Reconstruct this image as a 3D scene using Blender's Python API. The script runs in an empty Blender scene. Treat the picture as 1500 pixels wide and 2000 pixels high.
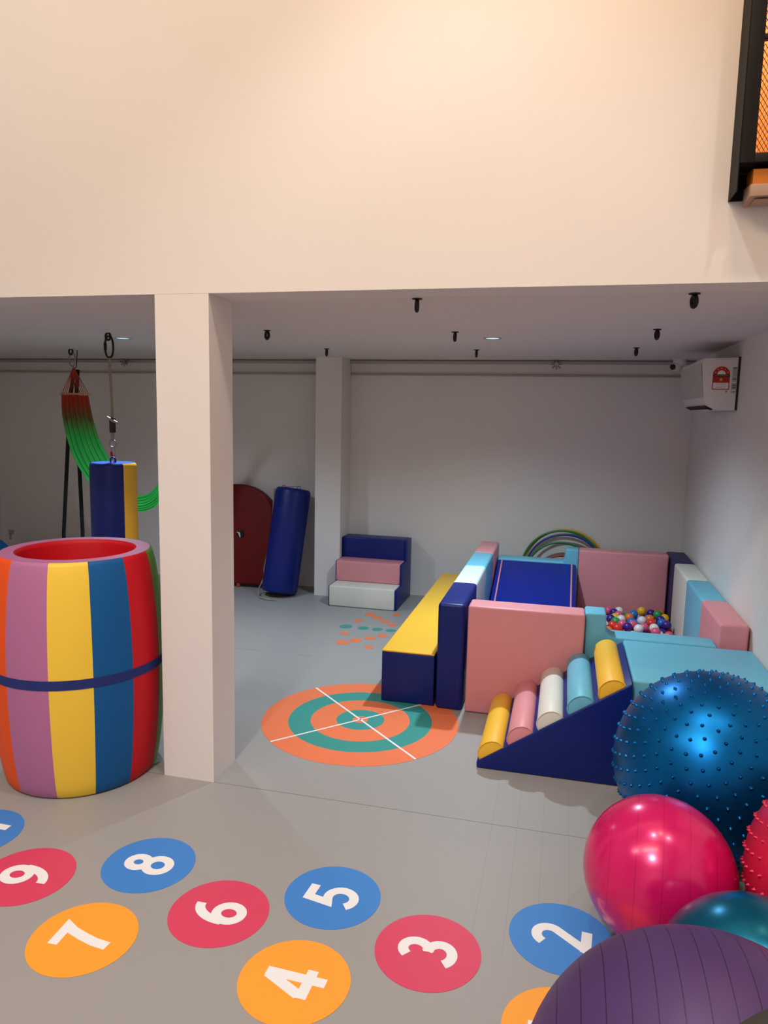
import bpy, bmesh, math, random
from mathutils import Vector, Matrix
random.seed(7)
SC = bpy.context.scene
COL = SC.collection
PI = math.pi
R = math.radians

# ------------------------------------------------------------------ camera
F_PX, YAW, PITCH, ROLL = 1428.88, 0.239770, 0.134013, 0.0207287
cd = bpy.data.cameras.new('camera'); cam = bpy.data.objects.new('camera', cd); COL.objects.link(cam)
cd.sensor_fit = 'VERTICAL'; cd.sensor_height = 24.0; cd.lens = F_PX / 2000.0 * 24.0
cd.clip_start = 0.02
fw = Vector((-math.sin(YAW)*math.cos(PITCH), math.cos(YAW)*math.cos(PITCH), -math.sin(PITCH)))
r0 = Vector((math.cos(YAW), math.sin(YAW), 0)); u0 = r0.cross(fw)
rt = math.cos(ROLL)*r0 + math.sin(ROLL)*u0; up = -math.sin(ROLL)*r0 + math.cos(ROLL)*u0
m = Matrix((rt, up, -fw)).transposed().to_4x4(); m.translation = Vector((0, 0, 1.7))
cam.matrix_world = m
SC.camera = cam

# ------------------------------------------------------------------ world, lights, exposure
SC.view_settings.view_transform = 'Standard'; SC.view_settings.look = 'None'
SC.view_settings.gamma = 1.0; SC.view_settings.use_curve_mapping = False
SC.view_settings.exposure = 0.0
SC.cycles.max_bounces = 6; SC.cycles.diffuse_bounces = 4; SC.cycles.use_denoising = True
SC.cycles.caustics_reflective = False; SC.cycles.caustics_refractive = False
SC.cycles.sample_clamp_indirect = 4.0
W = bpy.data.worlds.new('world'); SC.world = W; W.use_nodes = True
W.node_tree.nodes['Background'].inputs[0].default_value = (0.8, 0.72, 0.65, 1)
W.node_tree.nodes['Background'].inputs[1].default_value = 0.05

def area(name, loc, target, sx, sy, power, color):
    l = bpy.data.lights.new(name, 'AREA'); l.shape = 'RECTANGLE'; l.size = sx; l.size_y = sy
    l.energy = power; l.color = color
    o = bpy.data.objects.new(name, l); COL.objects.link(o); o.location = loc
    o.rotation_euler = (Vector(target)-Vector(loc)).to_track_quat('-Z', 'Y').to_euler()
    return o
def spot(name, loc, power, color, angle=150, blend=0.6, rad=0.035, target=None):
    l = bpy.data.lights.new(name, 'SPOT'); l.energy = power; l.color = color
    l.spot_size = R(angle); l.spot_blend = blend; l.shadow_soft_size = rad
    o = bpy.data.objects.new(name, l); COL.objects.link(o); o.location = loc
    if target: o.rotation_euler = (Vector(target)-Vector(loc)).to_track_quat('-Z', 'Y').to_euler()
    return o
WARM = (1.0, 0.80, 0.60); NEUT = (0.98, 0.96, 1.0); COOL = (0.66, 0.86, 1.0)
# ceiling lamps of the tall hall: neutral downlights and warm wall washers
spot('hall_lamp', (-0.45, 1.90, 4.5), 85, (1.0, 0.96, 0.93), 92, 0.6, 0.06)
spot('hall_lamp', (0.95, 1.7, 4.5), 50, (1.0, 0.96, 0.93), 92, 0.6, 0.06)
spot('hall_lamp', (-1.2, -1.2, 4.5), 470, (1.0, 0.98, 1.0), 140, 0.8, 0.15)
area('wall_washer', (-1.3, 0.1, 4.5), (-1.4, 2.9, 2.9), 2.0, 0.3, 60, (1.0, 0.74, 0.46))
area('wall_washer', (-3.4, 0.1, 4.5), (-3.6, 2.9, 2.9), 1.2, 0.3, 34, (0.98, 0.92, 0.9))
spot('orange_wall_lamp', (0.25, 2.15, 4.35), 48, (1.0, 0.58, 0.28), 120, 1.0, 0.08, (0.15, 2.9, 3.3))
# lamp of the upstairs room behind the mesh
area('upstairs_lamp', (1.2, 3.5, 4.3), (0.9, 3.9, 3.0), 0.5, 0.5, 34, (1.0, 0.60, 0.28))
# recessed downlights of the low bay
spot('downlight_lamp', (-0.478, 4.739, 2.165), 165, (0.70, 0.89, 1.0), 144, 1.0, 0.035)
spot('downlight_lamp', (-3.04, 4.64, 2.165), 130, (0.66, 0.82, 1.0), 146, 1.0, 0.035)

# ------------------------------------------------------------------ materials
def lin(c):
    return tuple(((v/255)/12.92 if v/255 <= 0.04045 else ((v/255+0.055)/1.055)**2.4) for v in c) + (1.0,)
def mat(name, rgb, rough=0.6, metal=0.0, spec=0.5, bump=0.0, bscale=30.0, var=0.0, coat=0.0, sheen=0.0):
    mt = bpy.data.materials.new(name); mt.use_nodes = True
    nt = mt.node_tree; b = nt.nodes['Principled BSDF']
    b.inputs['Base Color'].default_value = lin(rgb)
    b.inputs['Roughness'].default_value = rough; b.inputs['Metallic'].default_value = metal
    b.inputs['Specular IOR Level'].default_value = spec
    b.inputs['Coat Weight'].default_value = coat; b.inputs['Coat Roughness'].default_value = 0.15
    tc = nt.nodes.new('ShaderNodeTexCoord')
    if bump > 0:
        n = nt.nodes.new('ShaderNodeTexNoise'); n.inputs['Scale'].default_value = bscale; n.inputs['Detail'].default_value = 3
        nt.links.new(tc.outputs['Object'], n.inputs['Vector'])
        bp = nt.nodes.new('ShaderNodeBump'); bp.inputs['Strength'].default_value = bump; bp.inputs['Distance'].default_value = 0.01
        nt.links.new(n.outputs['Fac'], bp.inputs['Height']); nt.links.new(bp.outputs['Normal'], b.inputs['Normal'])
    if var > 0:
        n2 = nt.nodes.new('ShaderNodeTexNoise'); n2.inputs['Scale'].default_value = 2.2; n2.inputs['Detail'].default_value = 4
        nt.links.new(tc.outputs['Object'], n2.inputs['Vector'])
        mx = nt.nodes.new('ShaderNodeMix'); mx.data_type = 'RGBA'; mx.blend_type = 'MULTIPLY'
        mx.inputs['Factor'].default_value = 1.0
        mx.inputs[6].default_value = lin(rgb)
        cr = nt.nodes.new('ShaderNodeValToRGB')
        cr.color_ramp.elements[0].position = 0.3; cr.color_ramp.elements[0].color = (1-var, 1-var, 1-var, 1)
        cr.color_ramp.elements[1].position = 0.7; cr.color_ramp.elements[1].color = (1, 1, 1, 1)
        nt.links.new(n2.outputs['Fac'], cr.inputs['Fac']); nt.links.new(cr.outputs['Color'], mx.inputs[7])
        nt.links.new(mx.outputs[2], b.inputs['Base Color'])
    return mt
def vinyl(name, rgb, rough=0.42, bump=0.25): return mat(name, rgb, rough, 0, 0.34, bump, 7.0, 0.04)
def emis(name, rgb, st):
    mt = mat(name, rgb); b = mt.node_tree.nodes['Principled BSDF']
    b.inputs['Emission Color'].default_value = lin(rgb); b.inputs['Emission Strength'].default_value = st
    return mt
M = {}
M['wall'] = mat('white_wall_paint', (231, 225, 221), 0.75, 0, 0.3, 0.03, 60, 0.02)
M['ceil'] = mat('white_ceiling_paint', (227, 220, 217), 0.8, 0, 0.2, 0.03, 60, 0.02)
M['navy'] = vinyl('navy_vinyl', (6, 30, 112), 0.4)
M['slidenavy'] = vinyl('deep_blue_vinyl', (8, 36, 140), 0.4)
M['darkpurple'] = vinyl('dark_purple_navy_vinyl', (46, 42, 88), 0.5)
M['yellow'] = vinyl('yellow_vinyl', (244, 190, 58), 0.45)
M['pink'] = vinyl('pink_vinyl', (222, 146, 152), 0.42)
M['sky'] = vinyl('light_blue_vinyl', (108, 184, 210), 0.42)
M['cream'] = vinyl('cream_vinyl', (222, 220, 208), 0.42, 0.4)
M['white'] = vinyl('white_vinyl', (214, 226, 226), 0.42)
M['b_orange'] = vinyl('orange_vinyl', (240, 84, 14), 0.55, .12)
M['b_mauve'] = vinyl('mauve_vinyl', (180, 112, 156), 0.5, .12)
M['b_yellow'] = vinyl('lemon_vinyl', (245, 205, 66), 0.5, .12)
M['b_blue'] = vinyl('blue_vinyl', (0, 88, 152), 0.55, .12)
M['b_red'] = vinyl('red_vinyl', (200, 2, 24), 0.55, .12)
M['b_green'] = vinyl('green_vinyl', (96, 158, 44), 0.5, .12)
M['strapnavy'] = mat('navy_webbing', (22, 40, 110), 0.8)
M['black'] = mat('black_metal', (14, 14, 15), 0.45, 0.2)
M['blackframe'] = mat('black_painted_steel', (13, 8, 5), 0.5, 0.0, 0.3)
M['blackweb'] = mat('black_webbing', (12, 12, 14), 0.85)
M['steel'] = mat('steel', (150, 148, 145), 0.35, 0.9)
M['tan'] = mat('grey_tan_rope', (150, 138, 124), 0.9, bump=0.4, bscale=200)
M['wood'] = mat('orange_lit_wood', (214, 120, 30), 0.5, var=0.25)  # wood with the orange of the upstairs light put into its colour
M['slab'] = mat('tan_painted_slab', (168, 138, 118), 0.6)
M['tanwood'] = mat('light_wood_rod', (196, 160, 112), 0.6)
M['green'] = mat('green_hammock_cloth', (24, 150, 50), 0.7)
M['hred'] = mat('red_hammock_cloth', (176, 40, 24), 0.8)
M['hcord'] = mat('red_cotton_cord', (170, 62, 44), 0.9)
M['darkred'] = vinyl('dark_red_vinyl', (110, 2, 4), 0.55, .1)
M['acwhite'] = mat('white_plastic', (226, 218, 214), 0.45)
M['acgrey'] = mat('pale_grey_plastic', (196, 194, 186), 0.5)
M['dark'] = mat('dark_cavity', (22, 22, 22), 0.8)
M['lab_red'] = mat('label_red', (178, 18, 22), 0.5); M['lab_white'] = mat('label_white', (232, 226, 222), 0.5)
M['lab_black'] = mat('label_black', (22, 16, 14), 0.5); M['lab_gold'] = mat('label_gold', (236, 170, 40), 0.5)
M['lab_grey'] = mat('label_grey', (168, 162, 158), 0.5); M['lab_dgrey'] = mat('label_dark_grey', (84, 80, 80), 0.5)
M['dec_orange'] = mat('orange_floor_vinyl', (232, 122, 78), 0.5, spec=0.35); M['dec_teal'] = mat('teal_floor_vinyl', (60, 146, 138), 0.5, spec=0.35)
M['dec_blue'] = mat('blue_floor_vinyl', (64, 130, 206), 0.5, spec=0.35); M['dec_red'] = mat('crimson_floor_vinyl', (212, 66, 98), 0.5, spec=0.35)
M['dec_amber'] = mat('amber_floor_vinyl', (246, 162, 52), 0.5, spec=0.35); M['dec_white'] = mat('white_floor_vinyl', (236, 236, 236), 0.5, spec=0.35)
M['pipe'] = mat('grey_pipe', (176, 166, 158), 0.6)
M['sideblack'] = mat('shaded_black_frame', (5, 4, 4), 0.6, spec=.2)  # blacker than the front frame: shade put into the side's colour
M['trim'] = mat('downlight_rim', (200, 200, 200), 0.4, 0.5)
M['led'] = emis('downlight_glow', (190, 235, 250), 0.9)
M['glass'] = mat('frosted_sprinkler_metal', (150, 146, 142), 0.3, 0.8)
for n, c in dict(pink=(226, 92, 130), purple=(62, 34, 132), white=(232, 228, 232), yellow=(238, 186, 40), green=(40, 158, 78),
                 red=(222, 54, 44), blue=(36, 112, 196), orange=(236, 118, 52)).items():
    M['ball_'+n] = mat(n+'_ball_plastic', c, 0.28, 0, 0.5)
for n, c in dict(yellow=(222, 170, 30), green=(24, 120, 52), blue=(30, 62, 140), red=(170, 44, 30)).items():
    M['hoop_'+n] = mat(n+'_hoop_plastic', c, 0.35)

# floor: vinyl mats with seams
def floor_material():
    mt = mat('grey_vinyl_floor', (155, 153, 151), 0.48, 0, 0.4, 0.04, 25)
    nt = mt.node_tree; b = nt.nodes['Principled BSDF']
    tc = nt.nodes.new('ShaderNodeTexCoord'); sp = nt.nodes.new('ShaderNodeSeparateXYZ')
    nt.links.new(tc.outputs['Object'], sp.inputs[0])
    n = nt.nodes.new('ShaderNodeTexNoise'); n.inputs['Scale'].default_value = 3.0
    nt.links.new(tc.outputs['Object'], n.inputs['Vector'])
    def mth(op, a, b_=None, c=None):
        x = nt.nodes.new('ShaderNodeMath'); x.operation = op
        for i, v in enumerate((a, b_, c)):
            if v is None: continue
            if isinstance(v, (int, float)): x.inputs[i].default_value = v
            else: nt.links.new(v, x.inputs[i])
        return x.outputs[0]
    def line(axis, at, w): # 1 on the line
        d = mth('ABSOLUTE', mth('SUBTRACT', axis, at)); return mth('LESS_THAN', d, w)
    X, Y = sp.outputs[0], sp.outputs[1]
    s1 = mth('MULTIPLY', line(Y, 2.903, 0.0022), 0.5)
    s2 = mth('MULTIPLY', line(Y, 4.70, 0.004), mth('MULTIPLY', mth('GREATER_THAN', n.outputs['Fac'], 0.5), 0.3))
    # plank creases of the mat near the ball corner
    inreg = mth('MULTIPLY', mth('MULTIPLY', mth('GREATER_THAN', X, -0.29), mth('LESS_THAN', X, 0.16)),
                mth('MULTIPLY', mth('GREATER_THAN', Y, 2.15), mth('LESS_THAN', Y, 3.32)))
    fr = mth('FRACT', mth('DIVIDE', mth('ADD', X, 5.0), 0.104))
    cr = mth('MULTIPLY', mth('LESS_THAN', fr, 0.03), mth('MULTIPLY', inreg, 0.1))
    d = mth('SUBTRACT', 1.0, mth('MAXIMUM', mth('MAXIMUM', s1, s2), cr))
    mx = nt.nodes.new('ShaderNodeMix'); mx.data_type = 'RGBA'; mx.blend_type = 'MULTIPLY'; mx.inputs['Factor'].default_value = 1
    mx.inputs[6].default_value = lin((155, 153, 151))
    cm = nt.nodes.new('ShaderNodeCombineColor')
    for i in range(3): nt.links.new(d, cm.inputs[i])
    nt.links.new(cm.outputs[0], mx.inputs[7]); nt.links.new(mx.outputs[2], b.inputs['Base Color'])
    return mt
M['floor'] = floor_material()

# ------------------------------------------------------------------ mesh helpers
def finish(name, bm, m, parent=None, smooth=False, bevel=0.0, seg=3, kind=None, angle=None, origin=None):
    bmesh.ops.recalc_face_normals(bm, faces=bm.faces)
    if bevel > 0:
        es = [e for e in bm.edges if len(e.link_faces) == 2 and e.calc_face_angle(0) > R(28)]
        bmesh.ops.bevel(bm, geom=es, offset=bevel, segments=seg, profile=0.5, affect='EDGES', clamp_overlap=True)
    me = bpy.data.meshes.new(name)
    if origin is not None: bmesh.ops.translate(bm, vec=-Vector(origin), verts=bm.verts)
    bm.to_mesh(me); bm.free()
    ms = m if isinstance(m, (list, tuple)) else [m]
    for x in ms: me.materials.append(x)
    if smooth or bevel > 0:
        for p in me.polygons: p.use_smooth = True
        if bevel > 0 or angle:
            me.set_sharp_from_angle(angle=R(angle or 50))
    o = bpy.data.objects.new(name, me); COL.objects.link(o)
    if origin is not None: o.location = origin
    if parent: o.parent = parent
    if kind: o['kind'] = kind
    return o
def tag(o, label, cat, group=None, kind=None):
    o['label'] = label; o['category'] = cat
    if group: o['group'] = group
    if kind: o['kind'] = kind
    return o
def root(name, loc, label, cat, group=None):
    o = bpy.data.objects.new(name, None); COL.objects.link(o); o.location = loc
    o.empty_display_size = 0.1
    return tag(o, label, cat, group)
def rel(parent):  # subtract the root's location so that parts can be written in world coordinates
    return parent.location.copy() if parent else Vector()
def add_box(bm, a, b):
    vs = [bm.verts.new((x, y, z)) for x in (a[0], b[0]) for y in (a[1], b[1]) for z in (a[2], b[2])]
    for f in ((0,1,3,2), (4,6,7,5), (0,4,5,1), (2,3,7,6), (0,2,6,4), (1,5,7,3)): bm.faces.new([vs[i] for i in f])
    return vs
def box(name, a, b, m, parent=None, bevel=0.0, kind=None, seg=3):
    bm = bmesh.new(); p = rel(parent); add_box(bm, Vector(a)-p, Vector(b)-p)
    return finish(name, bm, m, parent, bevel=bevel, kind=kind, seg=seg)
def struct(name, a, b, m): return box(name, a, b, m, kind='structure')
def add_prism(bm, pts, axis, a, b):
    """polygon pts in the two other axes, extruded along axis from a to b"""
    def P(p, t):
        if axis == 'x': return (t, p[0], p[1])
        if axis == 'y': return (p[0], t, p[1])
        return (p[0], p[1], t)
    A = [bm.verts.new(P(p, a)) for p in pts]; B = [bm.verts.new(P(p, b)) for p in pts]
    bm.faces.new(A); bm.faces.new(B[::-1])
    n = len(pts)
    for i in range(n): bm.faces.new((A[i], A[(i+1) % n], B[(i+1) % n], B[i]))
def prism(name, pts, axis, a, b, m, parent=None, bevel=0.0, seg=3, smooth=False, angle=None):
    bm = bmesh.new(); add_prism(bm, pts, axis, a, b)
    bmesh.ops.translate(bm, vec=-rel(parent), verts=bm.verts)
    return finish(name, bm, m, parent, bevel=bevel, seg=seg, smooth=smooth, angle=angle)
def frames(pts, closed=False):
    out = []; n = len(pts)
    prev = None
    for i in range(n):
        if closed: t = (pts[(i+1) % n]-pts[i-1])
        else: t = pts[min(i+1, n-1)]-pts[max(i-1, 0)]
        t = t.normalized()
        if prev is None:
            a = Vector((0, 0, 1)) if abs(t.z) < 0.9 else Vector((1, 0, 0))
            nn = (a - t*a.dot(t)).normalized()
        else:
            nn = (prev - t*prev.dot(t)).normalized()
        prev = nn; out.append((nn, t.cross(nn)))
    return out
def add_tube(bm, pts, r, n=8, closed=False, caps=True, ry=None):
    pts = [Vector(p) for p in pts]; fr = frames(pts, closed); rings = []
    for i, p in enumerate(pts):
        rr = r[i] if isinstance(r, (list, tuple)) else r
        a, b = fr[i]
        rb = rr if ry is None else ry
        rings.append([bm.verts.new(p + a*rr*math.cos(2*PI*k/n) + b*rb*math.sin(2*PI*k/n)) for k in range(n)])
    L = len(rings)
    for i in range(L if closed else L-1):
        A, B = rings[i], rings[(i+1) % L]
        for k in range(n): bm.faces.new((A[k], A[(k+1) % n], B[(k+1) % n], B[k]))
    if caps and not closed: bm.faces.new(rings[0][::-1]); bm.faces.new(rings[-1])
def tube(name, pts, r, m, parent=None, n=8, closed=False, ry=None):
    bm = bmesh.new(); p = rel(parent)
    add_tube(bm, [Vector(q)-p for q in pts], r, n, closed, ry=ry)
    return finish(name, bm, m, parent, smooth=True, angle=50)
def ring_pts(c, r, ax='y', n=28, rz=None, tilt=0.0):
    out = []
    for k in range(n):
        a = 2*PI*k/n; u = r*math.cos(a); v = (rz or r)*math.sin(a)
        if ax == 'y': q = Vector((u, 0, v))
        elif ax == 'x': q = Vector((0, u, v))
        else: q = Vector((u, v, 0))
        q = Matrix.Rotation(tilt, 3, 'Z') @ q
        out.append(Vector(c)+q)
    return out
def add_lathe(bm, prof, c, n=48, mats=None):
    rings = []
    for (r, z) in prof:
        rings.append([bm.verts.new((c[0]+r*math.cos(2*PI*k/n), c[1]+r*math.sin(2*PI*k/n), c[2]+z)) for k in range(n)])
    for i in range(len(prof)-1):
        for k in range(n):
            f = bm.faces.new((rings[i][k], rings[i][(k+1) % n], rings[i+1][(k+1) % n], rings[i+1][k]))
            if mats: f.material_index = mats(i, k)
    return rings
def lathe(name, prof, c, m, parent=None, n=40, caps=True, mats=None, angle=40):
    bm = bmesh.new(); rg = add_lathe(bm, prof, Vector(c)-rel(parent), n, mats)
    if caps: bm.faces.new(rg[0]); bm.faces.new(rg[-1])
    return finish(name, bm, m, parent, smooth=True, angle=angle)
def clone(o, loc, label=None, parts=True):
    c = o.copy(); COL.objects.link(c); c.location = loc
    if label: c['label'] = label
    for ch in list(o.children):
        d = ch.copy(); COL.objects.link(d); d.parent = c
        for g in list(ch.children):
            e = g.copy(); COL.objects.link(e); e.parent = d
    return c

# ------------------------------------------------------------------ the setting
ZC = 2.185; YF = 2.90; YB = 6.65; XR = 1.02; XL = -5.9; HZ = 4.6
struct('floor', (XL-0.1, -3.1, -0.1), (1.8, YB+0.1, 0), M['floor'])
struct('wall_back', (XL-0.1, YB, 0), (XR+0.9, YB+0.1, 2.4), M['wall'])
struct('wall_right', (XR, YF+0.2, 0), (XR+0.12, YB, ZC), M['wall'])
struct('wall_left', (XL-0.1, -3, 0), (XL, YB, HZ), M['wall'])
struct('ceiling_bay', (XL, YF+0.2, ZC), (XR+0.12, YB, ZC+0.12), M['ceil'])
# front wall above the openings, with the opening of the upstairs room at the right
bm = bmesh.new()
add_box(bm, (XL, YF, ZC+0.0005), (0.511, YF+0.2, HZ))
add_box(bm, (0.511, YF, ZC+0.0005), (1.7, YF+0.2, 2.46))
add_box(bm, (0.511, YF, 4.0), (1.7, YF+0.2, HZ))
add_box(bm, (XR, YF, 0), (1.7, YF+0.2, ZC+0.0005))
finish('wall_front', bm, M['wall'], kind='structure')
struct('wall_column', (-1.742, YF+0.0005, 0), (-1.489, YF+0.225, ZC), M['wall'])
struct('wall_pilaster', (-2.21, 6.35, 0), (-1.965, YB, ZC), M['wall'])
struct('wall_hall_right', (1.7, -3, 0), (1.8, YF+0.2, HZ), M['wall'])
struct('wall_hall_rear', (XL, -3.1, 0), (1.8, -3, HZ), M['wall'])
struct('ceiling_hall', (XL, -3.1, HZ), (1.8, YF+0.2, HZ+0.1), M['ceil'])
# upstairs room
struct('wall_upstairs', (0.4, 4.2, 2.305), (2.6, 4.3, 4.6), mat('orange_wall', (232, 176, 120), 0.8))
struct('wall_upstairs_side', (0.4, YF+0.2, 2.305), (0.5, 4.2, 4.6), mat('orange_side_wall', (226, 170, 120), 0.8))
struct('ceiling_upstairs', (0.4, YF+0.2, 4.6), (2.6, 4.3, 4.7), M['ceil'])
struct('floor_upstairs', (0.4, YF+0.2, 2.305), (2.6, 4.3, 2.46), M['wood'])
# service pipes below the ceiling, in a greyer tone than the wall
for i, (z0, z1, d) in enumerate(((2.152, 2.178, 0.05), (2.046, 2.060, 0.03))):
    bm = bmesh.new()
    add_box(bm, (XL, YB-d, z0), (-2.21, YB, z1)); add_box(bm, (-1.965, YB-d, z0), (XR, YB, z1))
    finish('trim_%d' % (i+1), bm, M['pipe'], bevel=0.004, kind='structure')

# ------------------------------------------------------------------ ceiling fittings
def downlight(loc, label, rot=0):
    t = root('downlight', loc, label, 'ceiling light', 'recessed downlights in the low ceiling')
    lathe('trim_ring', [(0.040, -0.002), (0.056, -0.006), (0.058, -0.001), (0.058, 0.0)], loc, M['trim'], t, 36, caps=False)
    lathe('lamp_lens', [(0.0005, -0.003), (0.041, -0.003), (0.041, -0.0015)], loc, M['led'], t, 36, caps=False)
    return t
downlight((-0.478, 4.739, ZC), 'lit recessed downlight in the low ceiling above the foam play pit', 0)
downlight((-3.04, 4.64, ZC), 'lit recessed downlight in the low ceiling beside the hanging bag chain', 0)

def eye_bolt(loc, label, turn):
    t = root('ceiling_hook', loc, label, 'ceiling hook', 'black steel ceiling hooks')
    bm = bmesh.new(); c = Vector((0, 0, 0))
    add_lathe(bm, [(0.0005, 0), (0.022, 0), (0.022, -0.004), (0.008, -0.006), (0.006, -0.02), (0.0005, -0.02)], c, 16)
    finish('mount_plate', bm, M['black'], t, smooth=True, angle=40)
    pts = [Matrix.Rotation(turn, 3, 'Z') @ Vector((0.0, 0.015*math.cos(a), -0.030+0.021*math.sin(a))) for a in [2*PI*k/20 for k in range(20)]]
    bm = bmesh.new(); add_tube(bm, pts, 0.0085, 8, True)
    finish('hook_ring', bm, M['black'], t, smooth=True)
    return t
HK = [(-0.64, 3.13, 'black ceiling hook nearest the front wall, above the target circle', 20),
      (0.457, 3.12, 'black ceiling hook nearest the front wall, at the far right by the air conditioner', 25),
      (-1.79, 4.24, 'open black ring hook right beside the white column', 62),
      (-0.663, 4.385, 'black ceiling hook just left of the lit downlight, middle of its row', 20),
      (0.456, 4.321, 'black ceiling hook at the right, middle of its row, above the foam stairs', 22),
      (-1.822, 5.481, 'black ceiling hook above the rear wall pilaster', 30),
      (-0.677, 5.575, 'black ceiling hook farthest back, just below the downlight', 15),
      (0.444, 5.42, 'black ceiling hook farthest back, nearest the white security camera', 18)]
for x, y, l, a in HK: eye_bolt((x, y, ZC), l, R(a))

def sprinkler(x, z, label):
    t = root('sprinkler_head', (x, YB-0.045, z), label, 'sprinkler', 'sprinkler heads on the back wall pipe')
    c = (x, YB-0.05, z)
    bm = bmesh.new(); add_tube(bm, [(0, 0, 0), (0, -0.05, 0)], 0.018, 12); finish('body', bm, M['glass'], t, smooth=True, angle=40)
    for k in range(8):
        a = 2*PI*k/8
        bm = bmesh.new(); add_tube(bm, [(0, -0.035, 0), (0.045*math.cos(a), -0.05, 0.045*math.sin(a))], 0.006, 6)
        finish('arm', bm, M['glass'], t, smooth=True)
sprinkler(-0.107, 2.148, 'star shaped metal sprinkler head on the pipe above the play pit')
sprinkler(-4.29, 2.155, 'star shaped metal sprinkler head on the pipe beyond the hammock')

# security camera
t = root('security_camera', (0.87, 6.45, ZC), 'small white dome security camera on the ceiling beside the air conditioner', 'camera')
lathe('base', [(0.052, 0.0), (0.052, -0.035), (0.046, -0.05)], (0.87, 6.45, ZC), M['acwhite'], t, 28)
bm = bmesh.new(); bmesh.ops.create_uvsphere(bm, u_segments=20, v_segments=14, radius=0.042); bmesh.ops.translate(bm, vec=(-0.02, -0.01, -0.055), verts=bm.verts)
finish('eye_ball', bm, M['acwhite'], t, smooth=True)
bm = bmesh.new(); add_tube(bm, [(-0.045, -0.028, -0.062), (-0.062, -0.04, -0.068)], 0.022, 16); finish('lens', bm, M['lab_black'], t, smooth=True, angle=40)

# ------------------------------------------------------------------ air conditioner on the right wall
AY0, AY1, AX, AXR = 4.948, 5.80, 0.800, XR
t = root('air_conditioner', (0.93, 5.37, 1.76), 'white wall mounted air conditioner with a red energy label on its end', 'air conditioner')
prof = [(AXR-0.014, 1.762), (AX+0.09, 1.768), (AX+0.045, 1.79), (AX+0.022, 1.83), (AX, 2.045), (AX+0.004, 2.075), (AX+0.02, 2.079), (AXR-0.014, 2.084)]
prism('housing', prof, 'y', AY0, AY1, M['acwhite'], t, bevel=0.004)
prism('wall_bracket', [(AXR-0.013, 1.764), (AXR, 1.764), (AXR, 2.088), (AXR-0.013, 2.088)], 'y', AY0+0.006, AY1-0.006, M['lab_black'], t)
prism('front_panel', [(AX+0.019, 1.84), (AX+0.012, 1.84), (AX-0.008, 2.045), (AX-0.003, 2.045)], 'y', AY0+0.02, AY1-0.02, M['acgrey'], t)
prism('air_outlet', [(AX+0.088, 1.7665), (AX+0.042, 1.789), (AX+0.036, 1.786), (AX+0.085, 1.7625)], 'y', AY0+0.05, AY1-0.05, M['dark'], t)
prism('louver', [(AX+0.086, 1.7600), (AX+0.062, 1.7690), (AX+0.060, 1.766), (AX+0.086, 1.7565)], 'y', AY0+0.07, AY1-0.07, M['acgrey'], t)
yy = AY0-0.0008
def flat(name, pts, m, parent, y0=yy, d=0.0006): return prism(name, pts, 'y', y0, y0+d, m, parent)
cx, zt = 0.914, 1.980; rr = 0.049
arch = [(cx+rr*math.cos(a), zt+rr*math.sin(a)) for a in [PI*k/20 for k in range(21)]]
lab = flat('energy_label', arch+[(cx-rr, 1.888), (cx+rr, 1.888)], M['lab_red'], t)
def lf(pts, m, k=1): return flat('label_mark', pts, m, lab if False else t, yy-0.0004*k)
lf([(cx+.024*math.cos(a), zt+.001+.024*math.sin(a)) for a in [PI*k/14 for k in range(15)]], M['lab_white'])
lf([(cx-rr, 1.967), (cx+rr, 1.967), (cx+rr, 1.979), (cx-rr, 1.979)], M['lab_black'])
lf([(cx-.044, 1.893), (cx+.044, 1.893), (cx+.044, 1.930), (cx-.044, 1.930)], M['lab_white'])
def star(x, z, r): return [(x+(r if k % 2 == 0 else r*.42)*math.sin(PI*k/5), z+(r if k % 2 == 0 else r*.42)*math.cos(PI*k/5)) for k in range(10)]
lf(star(cx, 1.949, .013), M['lab_gold'])
for a in (20, 55, 90, 125, 160): lf(star(cx+.037*math.cos(R(a)), zt+.037*math.sin(R(a)), .006), M['lab_gold'])
for zz in (1.924, 1.916, 1.905, 1.899): lf([(cx-.03, zz), (cx+.03, zz), (cx+.03, zz+.002), (cx-.03, zz+.002)], M['lab_grey'], 2)
lf([(cx-.04, 1.972), (cx+.04, 1.972), (cx+.04, 1.974), (cx-.04, 1.974)], M['lab_gold'], 2)
flat('rating_label', [(0.977, 1.868), (1.003, 1.868), (1.003, 2.025), (0.977, 2.025)], M['lab_grey'], t)
for zz, mm in ((2.018, 'lab_dgrey'), (1.95, 'lab_dgrey'), (1.93, 'lab_white'), (1.912, 'lab_dgrey'), (1.898, 'lab_dgrey'), (1.882, 'lab_white')):
    lf([(0.979, zz), (1.001, zz), (1.001, zz+.006), (0.979, zz+.006)], M[mm])
flat('logo_mark', [(0.945, 1.872), (0.953, 1.872), (0.953, 1.880), (0.945, 1.880)], M['lab_dgrey'], t)

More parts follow.
